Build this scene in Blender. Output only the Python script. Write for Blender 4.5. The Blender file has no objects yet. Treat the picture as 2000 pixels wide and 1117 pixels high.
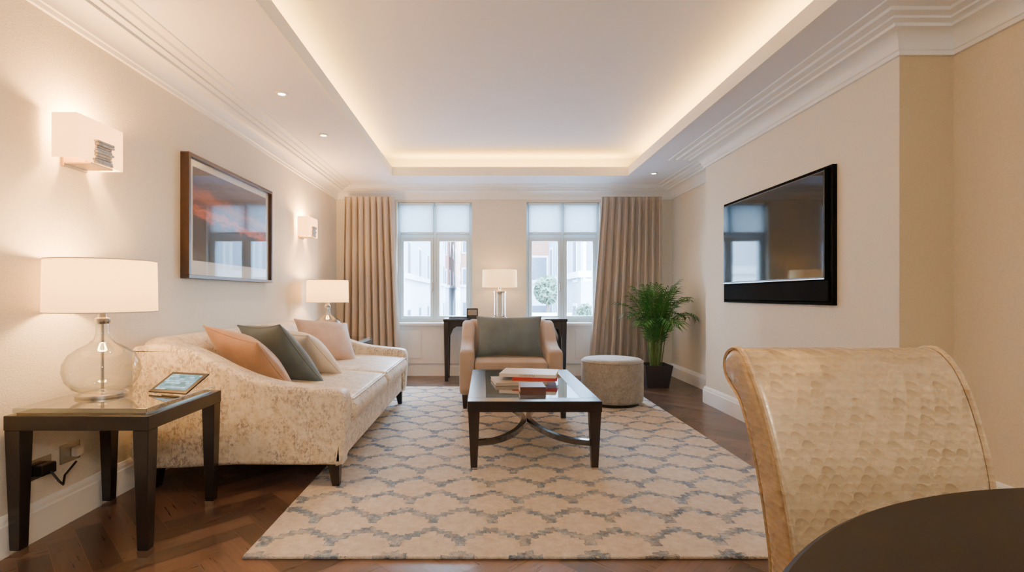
import bpy, bmesh, math, random
from mathutils import Vector, Matrix
random.seed(7)
SC = bpy.context.scene
C = SC.collection
PI = math.pi

# ---------------------------------------------------------------- helpers
def wloc(o):
    v = Vector((0, 0, 0))
    while o:
        v += o.location
        o = o.parent
    return v

def finish(name, bm, mat, parent=None, smooth=False, local=False, bevel=0, seg=2, sharp=40):
    bmesh.ops.recalc_face_normals(bm, faces=bm.faces)
    loc = Vector((0, 0, 0))
    if parent is None:
        if not local:
            xs = [v.co.x for v in bm.verts]; ys = [v.co.y for v in bm.verts]; zs = [v.co.z for v in bm.verts]
            loc = Vector(((min(xs)+max(xs))/2, (min(ys)+max(ys))/2, min(zs)))
            bmesh.ops.translate(bm, verts=bm.verts, vec=-loc)
    elif not local:
        bmesh.ops.translate(bm, verts=bm.verts, vec=-wloc(parent))
    me = bpy.data.meshes.new(name)
    bm.to_mesh(me); bm.free()
    o = bpy.data.objects.new(name, me); C.objects.link(o)
    o.location = loc
    if parent: o.parent = parent
    me.materials.append(mat)
    if smooth or bevel:
        me.polygons.foreach_set('use_smooth', [True]*len(me.polygons))
        if smooth and not bevel: me.set_sharp_from_angle(angle=math.radians(sharp))
    if bevel:
        md = o.modifiers.new('bevel', 'BEVEL'); md.width = bevel; md.segments = seg
        md.limit_method = 'ANGLE'; md.harden_normals = True
    return o

def tag(o, label, cat, group=None, kind=None):
    o['label'] = label; o['category'] = cat
    if group: o['group'] = group
    if kind: o['kind'] = kind
    return o

def thing(name, label, cat, loc, group=None, kind=None):
    o = bpy.data.objects.new(name, None); C.objects.link(o)
    o.location = loc; o.empty_display_size = .1
    if label: tag(o, label, cat, group, kind)
    elif kind: o['kind'] = kind
    return o

def struct(o):
    o['kind'] = 'structure'; return o

def dup(o, loc=None, label=None, parent=None):
    c = o.copy(); C.objects.link(c)
    if loc is not None: c.location = loc
    if label: c['label'] = label
    if parent is not None: c.parent = parent
    for ch in list(o.children):
        dup(ch, parent=c)
    return c

def BM(): return bmesh.new()

def box(bm, x0, x1, y0, y1, z0, z1):
    v = [bm.verts.new(p) for p in ((x0,y0,z0),(x1,y0,z0),(x1,y1,z0),(x0,y1,z0),(x0,y0,z1),(x1,y0,z1),(x1,y1,z1),(x0,y1,z1))]
    for f in ((0,3,2,1),(4,5,6,7),(0,1,5,4),(1,2,6,5),(2,3,7,6),(3,0,4,7)):
        bm.faces.new([v[i] for i in f])
    return v

def leg(bm, bx, by, wb, tx, ty, wt, z0, z1):
    a = wb/2; b = wt/2
    v = [bm.verts.new(p) for p in ((bx-a,by-a,z0),(bx+a,by-a,z0),(bx+a,by+a,z0),(bx-a,by+a,z0),(tx-b,ty-b,z1),(tx+b,ty-b,z1),(tx+b,ty+b,z1),(tx-b,ty+b,z1))]
    for f in ((0,3,2,1),(4,5,6,7),(0,1,5,4),(1,2,6,5),(2,3,7,6),(3,0,4,7)):
        bm.faces.new([v[i] for i in f])

def lathe(bm, prof, cx=0, cy=0, cz=0, n=40, cap=True):
    rings = []
    for r, z in prof:
        rings.append([bm.verts.new((cx+r*math.cos(2*PI*k/n), cy+r*math.sin(2*PI*k/n), cz+z)) for k in range(n)])
    for a, b in zip(rings, rings[1:]):
        for k in range(n):
            bm.faces.new((a[k], a[(k+1) % n], b[(k+1) % n], b[k]))
    if cap:
        bm.faces.new(rings[0][::-1]); bm.faces.new(rings[-1])

def tube(bm, pts, r, n=8, closed=False):
    pts = [Vector(p) for p in pts]; m = len(pts)
    rs = r if isinstance(r, (list, tuple)) else [r]*m
    up = Vector((0, 0, 1)); rings = []; prev = None
    for i, p in enumerate(pts):
        if closed: t = pts[(i+1) % m]-pts[i-1]
        else: t = pts[min(i+1, m-1)]-pts[max(i-1, 0)]
        t.normalize()
        if prev is None:
            ref = up if abs(t.z) < .9 else Vector((1, 0, 0))
            a = t.cross(ref).normalized()
        else:
            a = (prev - t*prev.dot(t))
            a = a.normalized() if a.length > 1e-6 else t.orthogonal().normalized()
        prev = a; b = t.cross(a)
        rings.append([bm.verts.new(p+(a*math.cos(2*PI*k/n)+b*math.sin(2*PI*k/n))*rs[i]) for k in range(n)])
    rr = list(zip(rings, rings[1:]))
    if closed: rr.append((rings[-1], rings[0]))
    for a, b in rr:
        for k in range(n):
            bm.faces.new((a[k], a[(k+1) % n], b[(k+1) % n], b[k]))
    if not closed:
        bm.faces.new(rings[0][::-1]); bm.faces.new(rings[-1])

def smooth_poly(pts, n=4):
    out = []; m = len(pts)
    for i in range(m):
        p0, p1, p2, p3 = [Vector(pts[(i+k-1) % m]) for k in range(4)]
        for k in range(n):
            t = k/n
            out.append(tuple(.5*((2*p1)+(p2-p0)*t+(2*p0-5*p1+4*p2-p3)*t*t+(3*p1-p0-3*p2+p3)*t**3)))
    return out

def rprism(bm, pts, axis, a0, a1, r=.03, n=4):
    """extrude a closed 2D outline along an axis, ends rounded with radius r"""
    pts = [Vector(p) for p in pts]; m = len(pts)
    area = sum(pts[i].x*pts[(i+1) % m].y-pts[(i+1) % m].x*pts[i].y for i in range(m))
    if area < 0: pts.reverse()
    nor = []
    for i in range(m):
        e1 = (pts[i]-pts[i-1]); e2 = (pts[(i+1) % m]-pts[i])
        n1 = Vector((-e1.y, e1.x)).normalized(); n2 = Vector((-e2.y, e2.x)).normalized()
        s = n1+n2; d = 1+n1.dot(n2)
        nor.append(s/max(d, .6))
    rows = []
    for k in range(n+1):
        f = k/n*PI/2
        rows.append((a0+r-r*math.cos(f), r-r*math.sin(f)))
    for k in range(n, -1, -1):
        f = k/n*PI/2
        rows.append((a1-r+r*math.cos(f), r-r*math.sin(f)))
    rings = []
    for a, ins in rows:
        ring = []
        for p, q in zip(pts, nor):
            u = p+q*ins
            co = {'x': (a, u.x, u.y), 'y': (u.x, a, u.y), 'z': (u.x, u.y, a)}[axis]
            ring.append(bm.verts.new(co))
        rings.append(ring)
    for a, b in zip(rings, rings[1:]):
        for k in range(m):
            bm.faces.new((a[k], a[(k+1) % m], b[(k+1) % m], b[k]))
    bm.faces.new(rings[0][::-1]); bm.faces.new(rings[-1])

def sweep(bm, path, prof, closed=False):
    """moulding: prof of (distance into the room, z), room on the left of the path"""
    m = len(path); P = [Vector(p) for p in path]; rings = []
    for i in range(m):
        ns = []
        if closed or i > 0:
            e = P[i]-P[i-1]; ns.append(Vector((-e.y, e.x)).normalized())
        if closed or i < m-1:
            e = P[(i+1) % m]-P[i]; ns.append(Vector((-e.y, e.x)).normalized())
        if len(ns) == 2: mi = (ns[0]+ns[1])/(1+ns[0].dot(ns[1]))
        else: mi = ns[0]
        rings.append([bm.verts.new((P[i].x+mi.x*d, P[i].y+mi.y*d, z)) for d, z in prof])
    k = len(prof); rr = list(zip(rings, rings[1:]))
    if closed: rr.append((rings[-1], rings[0]))
    for a, b in rr:
        for j in range(k):
            bm.faces.new((a[j], a[(j+1) % k], b[(j+1) % k], b[j]))
    if not closed:
        bm.faces.new(rings[0][::-1]); bm.faces.new(rings[-1])

# ---------------------------------------------------------------- materials
def lin(c):
    return tuple(((v/255)/12.92 if v/255 <= .04045 else ((v/255+.055)/1.055)**2.4) for v in c)

class NT:
    def __init__(s, name):
        s.mat = bpy.data.materials.new(name); s.mat.use_nodes = True
        s.t = s.mat.node_tree; s.t.nodes.clear()
        s.out = s.n('ShaderNodeOutputMaterial')
    def n(s, typ, **kw):
        nd = s.t.nodes.new(typ)
        for k, v in kw.items(): setattr(nd, k, v)
        return nd
    def l(s, a, b): s.t.links.new(a, b)
    def setin(s, inp, v):
        if hasattr(v, 'is_output'): s.l(v, inp)
        else: inp.default_value = v
    def m(s, op, a, b=None, clamp=False):
        nd = s.n('ShaderNodeMath', operation=op); nd.use_clamp = clamp
        s.setin(nd.inputs[0], a)
        if b is not None: s.setin(nd.inputs[1], b)
        return nd.outputs[0]
    def mix(s, f, a, b, blend='MIX'):
        nd = s.n('ShaderNodeMix', data_type='RGBA', blend_type=blend)
        s.setin(nd.inputs[0], f)
        for i, v in ((6, a), (7, b)):
            if hasattr(v, 'is_output'): s.l(v, nd.inputs[i])
            else: nd.inputs[i].default_value = (*v[:3], 1)
        return nd.outputs[2]
    def coord(s, kind='Object', scale=(1, 1, 1)):
        tc = s.n('ShaderNodeTexCoord'); mp = s.n('ShaderNodeMapping')
        mp.inputs['Scale'].default_value = scale
        s.l(tc.outputs[kind], mp.inputs[0]); return mp.outputs[0]
    def noise(s, vec, scale, detail=3, rough=.5):
        nd = s.n('ShaderNodeTexNoise'); nd.inputs['Scale'].default_value = scale
        nd.inputs['Detail'].default_value = detail; nd.inputs['Roughness'].default_value = rough
        s.l(vec, nd.inputs['Vector']); return nd.outputs['Fac']
    def ramp(s, fac, stops):
        nd = s.n('ShaderNodeValToRGB'); e = nd.color_ramp.elements
        while len(e) < len(stops): e.new(.5)
        for el, (p, c) in zip(e, stops):
            el.position = p; el.color = (*c, 1)
        s.l(fac, nd.inputs[0]); return nd.outputs[0]
    def bump(s, h, strength, dist=.01):
        nd = s.n('ShaderNodeBump'); nd.inputs['Strength'].default_value = strength
        nd.inputs['Distance'].default_value = dist; s.l(h, nd.inputs['Height']); return nd.outputs[0]
    def principled(s, col, rough=.5, metal=0, normal=None, **kw):
        p = s.n('ShaderNodeBsdfPrincipled')
        if hasattr(col, 'is_output'): s.l(col, p.inputs['Base Color'])
        else: p.inputs['Base Color'].default_value = (*col[:3], 1)
        s.setin(p.inputs['Roughness'], rough); p.inputs['Metallic'].default_value = metal
        if normal is not None: s.l(normal, p.inputs['Normal'])
        for k, v in kw.items():
            p.inputs[k].default_value = v
        s.l(p.outputs[0], s.out.inputs[0]); return p

def M(name, c, rough=.5, metal=0, var=.06, scale=6, bump=0, bscale=250, stretch=(1, 1, 1), **kw):
    t = NT(name); v = t.coord(scale=stretch); c = lin(c)
    f = t.noise(v, scale)
    col = t.mix(f, tuple(x*(1-var*2) for x in c), tuple(min(1, x*(1+var*2)) for x in c))
    nm = t.bump(t.noise(v, bscale, 2), bump, .003) if bump else None
    t.principled(col, rough, metal, nm, **kw)
    return t.mat

def glass(name, tint=(1, 1, 1), base=.04, power=5.0, rim=None):
    t = NT(name); v = t.coord(); n = t.noise(v, 3)
    tr = t.n('ShaderNodeBsdfTransparent'); gl = t.n('ShaderNodeBsdfGlossy'); gl.inputs['Roughness'].default_value = .02
    tc = t.mix(n, tint, tuple(x*.985 for x in tint))
    lw = t.n('ShaderNodeLayerWeight'); lw.inputs[0].default_value = .5
    if rim:
        tc = t.mix(t.m('POWER', lw.outputs['Facing'], 3.0), tc, rim)   # longer path through the wall at the rim
    t.l(tc, tr.inputs[0])
    f = t.m('ADD', t.m('MULTIPLY', t.m('POWER', lw.outputs['Facing'], power), 1-base), base)
    mx = t.n('ShaderNodeMixShader'); t.l(f, mx.inputs[0])
    t.l(tr.outputs[0], mx.inputs[1]); t.l(gl.outputs[0], mx.inputs[2]); t.l(mx.outputs[0], t.out.inputs[0])
    return t.mat

def shade_mat(name, c=(255, 240, 215), emit=.35, trans=.45):
    t = NT(name); v = t.coord(); c = lin(c)
    w = t.noise(v, 180, 1); col = t.mix(w, tuple(x*.94 for x in c), c)
    d = t.n('ShaderNodeBsdfDiffuse'); tr = t.n('ShaderNodeBsdfTranslucent'); em = t.n('ShaderNodeEmission')
    t.l(col, d.inputs[0]); t.l(col, tr.inputs[0]); em.inputs[0].default_value = (1, .62, .25, 1); em.inputs[1].default_value = emit
    mx = t.n('ShaderNodeMixShader'); mx.inputs[0].default_value = trans
    t.l(d.outputs[0], mx.inputs[1]); t.l(tr.outputs[0], mx.inputs[2])
    ad = t.n('ShaderNodeAddShader'); t.l(mx.outputs[0], ad.inputs[0]); t.l(em.outputs[0], ad.inputs[1])
    t.l(ad.outputs[0], t.out.inputs[0]); return t.mat

def emis(name, c, s):
    t = NT(name); v = t.coord(); n = t.noise(v, 4)
    col = t.mix(n, c, tuple(x*.95 for x in c)); em = t.n('ShaderNodeEmission'); t.l(col, em.inputs[0]); em.inputs[1].default_value = s
    t.l(em.outputs[0], t.out.inputs[0]); return t.mat

m_wall = M('wall_fabric', (227, 220, 205), .85, var=.05, scale=75, bump=.7, bscale=100, stretch=(1, 1, 1.6))
m_wall2 = M('wall_fabric_warm_lit', (217, 204, 181), .85, var=.05, scale=75, bump=.7, bscale=100, stretch=(1, 1, 1.6))  # same wall fabric, warm light on the near wall painted into its tone
m_wall3 = M('wall_fabric_warm_dim', (201, 184, 152), .85, var=.05, scale=75, bump=.7, bscale=100, stretch=(1, 1, 1.6))  # same fabric again, dimmer warm light of the return painted in
m_ceil = M('ceiling_paint', (240, 242, 251), .9, var=.01)
m_trim = M('trim_paint', (242, 243, 243), .5, var=.01)
m_win = M('window_paint', (212, 233, 243), .4, var=.01)
m_dark = M('wenge_wood', (27, 21, 20), .27, var=.25, scale=9, stretch=(1, 1, .15), bump=.1, bscale=60)
m_stretch = M('polished_wenge', (44, 40, 40), .14, var=.2, scale=9, **{'Coat Weight': 1.0, 'Coat Roughness': .08})
m_table = M('dining_table_wood', (22, 18, 18), .5, var=.15, scale=14, stretch=(.15, 1, 1), **{'Specular IOR Level': .2})
m_nickel = M('brushed_nickel', (198, 192, 184), .2, 1, var=.05, scale=60)
m_brass = M('satin_brass', (214, 192, 150), .35, 1, var=.05, scale=40)
m_silver = M('silver_bark', (160, 160, 160), .45, .6, var=.35, scale=60, bump=.6, bscale=120)
m_velvet = M('taupe_velvet', (160, 142, 128), .75, var=.1, scale=7, bump=.15, bscale=300, **{'Sheen Weight': .35})
m_peach = M('peach_velvet', (182, 152, 134), .6, var=.14, scale=9, bump=.12, bscale=250, **{'Sheen Weight': .3})
m_tan = M('tan_velvet', (178, 138, 104), .48, var=.2, scale=8, bump=.12, bscale=250, **{'Sheen Weight': .35})
m_teal = M('sage_velvet', (82, 99, 109), .7, var=.18, scale=8, bump=.15, bscale=250, **{'Sheen Weight': .2})
m_creamc = M('cream_silk', (230, 217, 199), .6, var=.06, scale=9, bump=.12, bscale=250)
m_curt = M('curtain_linen', (176, 167, 158), .8, var=.05, scale=5, bump=.2, bscale=220, stretch=(1, 1, .2))
m_blk = M('black_plastic', (12, 11, 12), .4, var=.2)
m_blkcloth = M('black_speaker_cloth', (9, 9, 10), .9, var=.3, scale=200, **{'Specular IOR Level': .1})
m_screen = M('screen_glass', (4, 5, 9), .05, var=.1, **{'Specular IOR Level': .35})
m_mat = M('picture_mount', (236, 232, 228), .8, var=.01)
m_frame = M('walnut_frame', (52, 34, 28), .4, var=.2, scale=20, stretch=(1, .15, 1))
m_pages = M('book_pages', (228, 218, 204), .8, var=.08, scale=120, stretch=(.05, .05, 1))
m_red = M('red_cover', (160, 30, 26), .5, var=.06)
m_white = M('white_cover', (214, 208, 202), .45, var=.05)
m_grey = M('grey_cover', (150, 142, 136), .5, var=.1)
m_brown = M('brown_cover', (74, 42, 34), .45, var=.1)
m_ink = M('ink', (40, 34, 34), .6)
m_pot = M('charcoal_planter', (44, 42, 44), .45, var=.1)
m_soil = M('soil', (46, 32, 24), .95, var=.4, scale=60, bump=.8, bscale=80)
m_leaf = M('palm_leaf', (50, 96, 42), .65, var=.4, scale=5, **{'Specular IOR Level': .15})
m_stem = M('palm_stem', (82, 104, 50), .6, var=.2)
m_blind = shade_mat('blind_fabric', (244, 250, 253), 0, .6)
m_shade = shade_mat('lamp_shade_fabric', (255, 226, 178), 1.3, .24)
m_sconce = shade_mat('sconce_shade_fabric', (255, 226, 178), 2.4, .24)
m_gl = glass('clear_glass', (.97, .985, .98), .06, 3.0, rim=(.45, .48, .47))
m_picgl = glass('picture_glass', (.99, .99, .99), .025, 4.5)
m_gltop = glass('table_glass', (.88, .95, .95), .26, 2.0)
m_pane = glass('window_glass', (.97, .99, 1), .03)
m_bulb = emis('bulb', (1, .72, .36), 25)
m_lens = emis('downlight_lens', (1, .85, .62), 30)

def sofa_mat():
    t = NT('cut_chenille'); v = t.coord()
    big = t.noise(v, 9, 4, .75); fine = t.noise(t.coord(scale=(1, 1, .6)), 80, 4, .7)
    mask = t.m('MULTIPLY', t.m('MULTIPLY', t.m('SUBTRACT', fine, .45), 8, True), t.m('MULTIPLY', t.m('SUBTRACT', big, .39), 6, True), True)
    gold = t.m('MULTIPLY', t.m('SUBTRACT', t.noise(v, 17, 4, .75), .43), 4, True)
    base = t.mix(t.m('MULTIPLY', gold, .85), lin((229, 218, 197)), lin((204, 184, 149)))
    col = t.mix(t.m('MULTIPLY', mask, .85), base, lin((136, 122, 118)))
    t.principled(col, .42, 0, t.bump(mask, .3, .004), **{'Sheen Weight': .2}); return t.mat
m_sofa = sofa_mat()

def ott_mat():
    t = NT('ottoman_chenille'); v = t.coord()
    f = t.noise(v, 60, 4, .7); g = t.noise(v, 14, 4, .7)
    col = t.mix(t.m('ADD', t.m('MULTIPLY', t.m('SUBTRACT', f, .3), 1.2), t.m('MULTIPLY', t.m('SUBTRACT', g, .3), .9), True), lin((102, 100, 98)), lin((174, 169, 162)))
    t.principled(col, .75, 0, t.bump(f, .3, .004), **{'Sheen Weight': .3}); return t.mat
m_ott = ott_mat()

def scallop_mat():
    t = NT('scallop_satin'); tc = t.n('ShaderNodeTexCoord'); sp = t.n('ShaderNodeSeparateXYZ'); t.l(tc.outputs['Object'], sp.inputs[0])
    s = .031
    u = t.m('DIVIDE', t.m('ADD', sp.outputs[0], sp.outputs[1]), s)
    w = t.m('DIVIDE', sp.outputs[2], s*.55)
    row = t.m('FLOOR', w); fv = t.m('SUBTRACT', w, row)
    par = t.m('MULTIPLY', t.m('FLOORED_MODULO', row, 2.0), .5)
    uu = t.m('ADD', u, par); fu = t.m('SUBTRACT', t.m('FRACT', uu), .5)
    hgt = t.m('ADD', t.m('MULTIPLY', t.m('SQRT', t.m('MAXIMUM', t.m('SUBTRACT', .25, t.m('MULTIPLY', fu, fu)), 0.0)), 2.0), .001)
    ins = t.m('MULTIPLY', t.m('SUBTRACT', hgt, fv), 10, True)
    g = t.m('POWER', t.m('MINIMUM', t.m('DIVIDE', fv, hgt), 1.0), 2.0)
    cb = t.n('ShaderNodeCombineXYZ'); t.l(t.m('FLOOR', uu), cb.inputs[0]); t.l(row, cb.inputs[1])
    wn = t.n('ShaderNodeTexWhiteNoise'); wn.noise_dimensions = '2D'; t.l(cb.outputs[0], wn.inputs['Vector'])
    big = t.noise(t.coord(), 5, 2)
    f = t.m('ADD', t.m('MULTIPLY', ins, t.m('ADD', t.m('MULTIPLY', g, .5), t.m('MULTIPLY', wn.outputs['Value'], .5))), t.m('MULTIPLY', t.m('SUBTRACT', 1.0, ins), .15))
    f = t.m('MULTIPLY', f, t.m('ADD', t.m('MULTIPLY', big, 1.1), .45), True)
    col = t.mix(f, lin((192, 171, 137)), lin((132, 111, 82)))
    rg = t.m('ADD', t.m('MULTIPLY', f, .25), .22)
    t.principled(col, rg, .22, t.bump(f, .05, .001), **{'Sheen Weight': .1}); return t.mat
m_scal = scallop_mat()

def rug_mat():
    t = NT('carved_wool_rug'); tc = t.n('ShaderNodeTexCoord'); sp = t.n('ShaderNodeSeparateXYZ'); t.l(tc.outputs['Object'], sp.inputs[0])
    v = t.coord()
    P, S, A, w = .285, .225, .052, .033
    jx = t.m('MULTIPLY', t.m('SUBTRACT', t.noise(v, 5, 2), .5), .06)
    x = t.m('SNAP', t.m('ADD', sp.outputs[0], 10.0), .0356); y = t.m('ADD', t.m('ADD', sp.outputs[1], 10.0), jx)
    q = t.m('DIVIDE', y, S); row = t.m('FLOOR', q); yc = t.m('MULTIPLY', t.m('SUBTRACT', t.m('SUBTRACT', q, row), .5), S)
    half = t.m('MULTIPLY', t.m('FLOORED_MODULO', row, 2.0), .5)
    ph = t.m('FRACT', t.m('ADD', t.m('DIVIDE', x, P), t.m('ADD', half, .0625)))
    a = t.m('ABSOLUTE', t.m('SUBTRACT', ph, .5))
    tri = t.m('SUBTRACT', t.m('MULTIPLY', a, 4.0), 1.0)
    edge = t.m('MULTIPLY', t.m('SUBTRACT', t.noise(v, 34, 2), .5), .044)
    d = t.m('ADD', t.m('ABSOLUTE', t.m('SUBTRACT', yc, t.m('MULTIPLY', tri, A))), edge)
    band = t.m('MULTIPLY', t.m('SUBTRACT', w*.9, d), 150, True)
    ph2 = t.m('FRACT', t.m('ADD', t.m('DIVIDE', t.m('ADD', sp.outputs[0], 10.0), P), half))
    sd = t.m('ADD', t.m('MULTIPLY', t.m('ABSOLUTE', t.m('SUBTRACT', ph2, .5)), P), edge)
    st = t.m('MULTIPLY', t.m('MULTIPLY', t.m('SUBTRACT', w*.8, sd), 150, True), t.m('LESS_THAN', yc, -A+.01))
    mask = t.m('MAXIMUM', band, st)
    worn = t.m('MULTIPLY', t.m('SUBTRACT', t.noise(v, 13, 5, .75), .40), 7, True)
    blue = t.ramp(t.noise(v, 20, 4, .8), [(.34, lin((72, 90, 112))), (.5, lin((112, 129, 150))), (.66, lin((178, 188, 200)))])
    base = t.mix(t.m('MULTIPLY', t.m('SUBTRACT', t.noise(v, 22, 5, .75), .3), 2.5, True), lin((190, 176, 160)), lin((224, 213, 199)))
    col = t.mix(t.m('MULTIPLY', mask, t.m('ADD', t.m('MULTIPLY', worn, .5), .48)), base, blue)
    h = t.m('ADD', t.m('MULTIPLY', mask, -.8), t.m('MULTIPLY', t.noise(v, 200, 2), .5))
    t.principled(col, .95, 0, t.bump(h, 1.0, .016)); return t.mat
m_rug = rug_mat()

def floor_mat():
    t = NT('herringbone_oak'); uv = t.n('ShaderNodeUVMap'); uv.uv_map = 'grain'
    mp = t.n('ShaderNodeMapping'); mp.inputs['Scale'].default_value = (3, 45, 1); t.l(uv.outputs[0], mp.inputs[0])
    g = t.noise(mp.outputs[0], 1.6, 5, .6)
    at = t.n('ShaderNodeAttribute'); at.attribute_name = 'tone'
    a = t.mix(g, lin((58, 42, 34)), lin((116, 89, 74)))
    tone = t.mix(at.outputs['Fac'], (.45, .45, .45), (1.3, 1.28, 1.26))
    col = t.mix(1.0, a, tone, 'MULTIPLY')
    t.principled(col, t.m('ADD', t.m('MULTIPLY', g, .15), .22), 0, t.bump(g, .12, .002)); return t.mat
m_floor = floor_mat()

def art_mat():
    t = NT('sunset_photograph'); tc = t.n('ShaderNodeTexCoord'); sp = t.n('ShaderNodeSeparateXYZ'); t.l(tc.outputs['Generated'], sp.inputs[0])
    v = t.coord(scale=(1, 1, 3.4)); n = t.noise(v, 5, 8, .7)
    z = t.m('ADD', t.m('ADD', sp.outputs[2], t.m('MULTIPLY', sp.outputs[1], .15)), t.m('MULTIPLY', t.m('SUBTRACT', n, .5), .40))
    col = t.ramp(z, [(0, lin((18, 13, 15))), (.32, lin((34, 25, 29))), (.48, lin((60, 36, 34))), (.56, lin((204, 86, 32))), (.63, lin((92, 52, 48))), (.73, lin((166, 86, 50))), (.84, lin((70, 54, 70))), (1, lin((90, 84, 104)))])
    t.principled(col, .5, **{'Specular IOR Level': .1}); return t.mat
m_art = art_mat()

def tablet_mat():
    t = NT('tablet_screen'); tc = t.n('ShaderNodeTexCoord'); br = t.n('ShaderNodeTexBrick')
    mp = t.n('ShaderNodeMapping'); mp.inputs['Rotation'].default_value = (-PI/2, 0, 0); t.l(tc.outputs['Object'], mp.inputs[0]); t.l(mp.outputs[0], br.inputs['Vector'])
    br.inputs['Scale'].default_value = 16
    br.inputs['Color1'].default_value = (.02, .10, .12, 1); br.inputs['Color2'].default_value = (.16, .34, .62, 1); br.inputs['Mortar'].default_value = (.02, .09, .26, 1)
    p = t.principled(br.outputs[0], .3, **{'Specular IOR Level': .1}); t.l(br.outputs[0], p.inputs['Emission Color']); p.inputs['Emission Strength'].default_value = 1.1; return t.mat
m_tab = tablet_mat()

# ---------------------------------------------------------------- room
XL, XR, XB, YB, YR = -2.03, 2.56, 2.265, 7.0, -1.6
ZC, ZT = 2.56, 2.83
W1 = (-1.204, -.175); W2 = (.567, 1.575); ZS, ZH = .73, 2.374
# herringbone floor
bm = BM()
tl = bm.loops.layers.float_color.new('tone'); ul = bm.loops.layers.uv.new('grain')
w, n = .105, 5
R = Matrix.Rotation(PI/4, 3, 'Z')
def plank(x0, x1, y0, y1, along):
    c = R @ Vector(((x0+x1)/2*w, (y0+y1)/2*w, 0)) + Vector((0, 3, 0))
    if c.x < XL-.5 or c.x > XR+.5 or c.y < YR-.5 or c.y > YB+.5: return
    g = .018
    pts = [(x0+g, y0+g), (x1-g, y0+g), (x1-g, y1-g), (x0+g, y1-g)]
    f = bm.faces.new([bm.verts.new(R @ Vector((p[0]*w, p[1]*w, 0)) + Vector((0, 3, 0))) for p in pts])
    tone = random.random(); off = random.random()*20
    for lp, p in zip(f.loops, pts):
        lp[tl] = (tone, tone, tone, 1)
        a, b = (p[0]-x0, p[1]-y0) if along else (p[1]-y0, p[0]-x0)
        lp[ul].uv = (a*w+off, b*w+off)
for yy in range(-70, 70):
    for k in range(-12, 13):
        x0 = (yy % (2*n))+2*n*k
        plank(x0, x0+n, yy, yy+1, True)
        y0 = ((yy+1) % (2*n))+2*n*k
        plank(yy, yy+1, y0, y0+n, False)
for co, no in (((XL, 0, 0), (-1, 0, 0)), ((XR, 0, 0), (1, 0, 0)), ((0, YR, 0), (0, -1, 0)), ((0, YB, 0), (0, 1, 0))):
    bmesh.ops.bisect_plane(bm, geom=bm.verts[:]+bm.edges[:]+bm.faces[:], plane_co=co, plane_no=no, clear_outer=True)
box(bm, XL, XR, YR, YB, -.1, -.0015)
struct(finish('floor', bm, m_floor, local=True))

bm = BM(); box(bm, XL-.1, XL, YR-.1, YB+.25, -.1, 2.95); struct(finish('wall_left', bm, m_wall))
bm = BM(); box(bm, XR, XR+.1, 2.9, YB+.25, -.1, 2.95); struct(finish('wall_right', bm, m_wall))
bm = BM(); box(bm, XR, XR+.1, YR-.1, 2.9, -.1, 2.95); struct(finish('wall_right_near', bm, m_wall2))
bm = BM(); box(bm, XB, XR, 2.80, 5.25, 0, ZC); struct(finish('wall_chimney_breast', bm, m_wall))
bm = BM(); box(bm, XB+.001, XR, 2.796, 2.80, 0, ZC); struct(finish('wall_chimney_return', bm, m_wall3))  # thin skin on the breast, only carries the painted light tone
bm = BM(); box(bm, XL, XR, YR-.1, YR, -.1, 2.95); struct(finish('wall_rear', bm, m_wall))
bm = BM()
for x0, x1 in ((XL, W1[0]), (W1[1], W2[0]), (W2[1], XR)): box(bm, x0, x1, YB, YB+.25, ZS, ZH)
box(bm, XL, XR, YB, YB+.25, -.1, ZS); box(bm, XL, XR, YB, YB+.25, ZH, 2.95)
struct(finish('wall_back', bm, m_wall))
# ceiling: soffit ring, recess and upper slab
OX0, OX1, OY0, OY1 = -1.15, 1.76, -.9, 6.25
e = .28
bm = BM()
def ring(x0, x1, y0, y1, z0, z1):
    box(bm, XL, x0, YR, YB, z0, z1); box(bm, x1, XR, YR, YB, z0, z1)
    box(bm, x0, x1, YR, y0, z0, z1); box(bm, x0, x1, y1, YB, z0, z1)
ring(OX0, OX1, OY0, OY1, ZC, ZC+.04)
ring(OX0-e, OX1+e, OY0-e, OY1+e, ZC+.04, ZT)
box(bm, XL, XR, YR, YB, ZT, ZT+.1)
struct(finish('ceiling', bm, m_ceil))
bm = BM()
def lip(o, i, z0, z1):
    box(bm, OX0+o, OX0+i, OY0+o, OY1-o, z0, z1); box(bm, OX1-i, OX1-o, OY0+o, OY1-o, z0, z1)
    box(bm, OX0+i, OX1-i, OY0+o, OY0+i, z0, z1); box(bm, OX0+i, OX1-i, OY1-i, OY1-o, z0, z1)
lip(.001, .022, ZC-.006, ZC+.10)
struct(finish('trim_2', bm, m_trim))
PATH = [(XR, YR), (XR, 2.796), (XB, 2.796), (XB, 5.25), (XR, 5.25), (XR, YB), (XL, YB), (XL, YR)]
bm = BM()
prof = [(0, 2.405), (.018, 2.405), (.022, 2.425), (.03, 2.43)]
for k in range(7):
    f = k/6*PI/2
    prof.append((.03+.085*(1-math.cos(f)), 2.43+.075*math.sin(f)))
prof += [(.125, 2.505), (.125, 2.522), (.165, 2.526), (.165, 2.538), (.215, 2.54), (.225, 2.552), (.28, 2.553), (.285, ZC), (0, ZC)]
sweep(bm, PATH, prof, True)
struct(finish('trim_1', bm, m_trim, smooth=True, sharp=25))
bp = [(0, 0), (.022, 0), (.022, .13), (.017, .137), (.015, .152), (.008, .168), (0, .17)]
bm = BM(); sweep(bm, [(XL, YB), (XL, YR)], bp); struct(finish('baseboard_left', bm, m_trim))
bm = BM(); sweep(bm, [(XR, YB), (XL, YB)], bp); struct(finish('baseboard_back', bm, m_trim))
bm = BM(); sweep(bm, PATH[:6], bp); struct(finish('baseboard_right', bm, m_trim))
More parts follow.
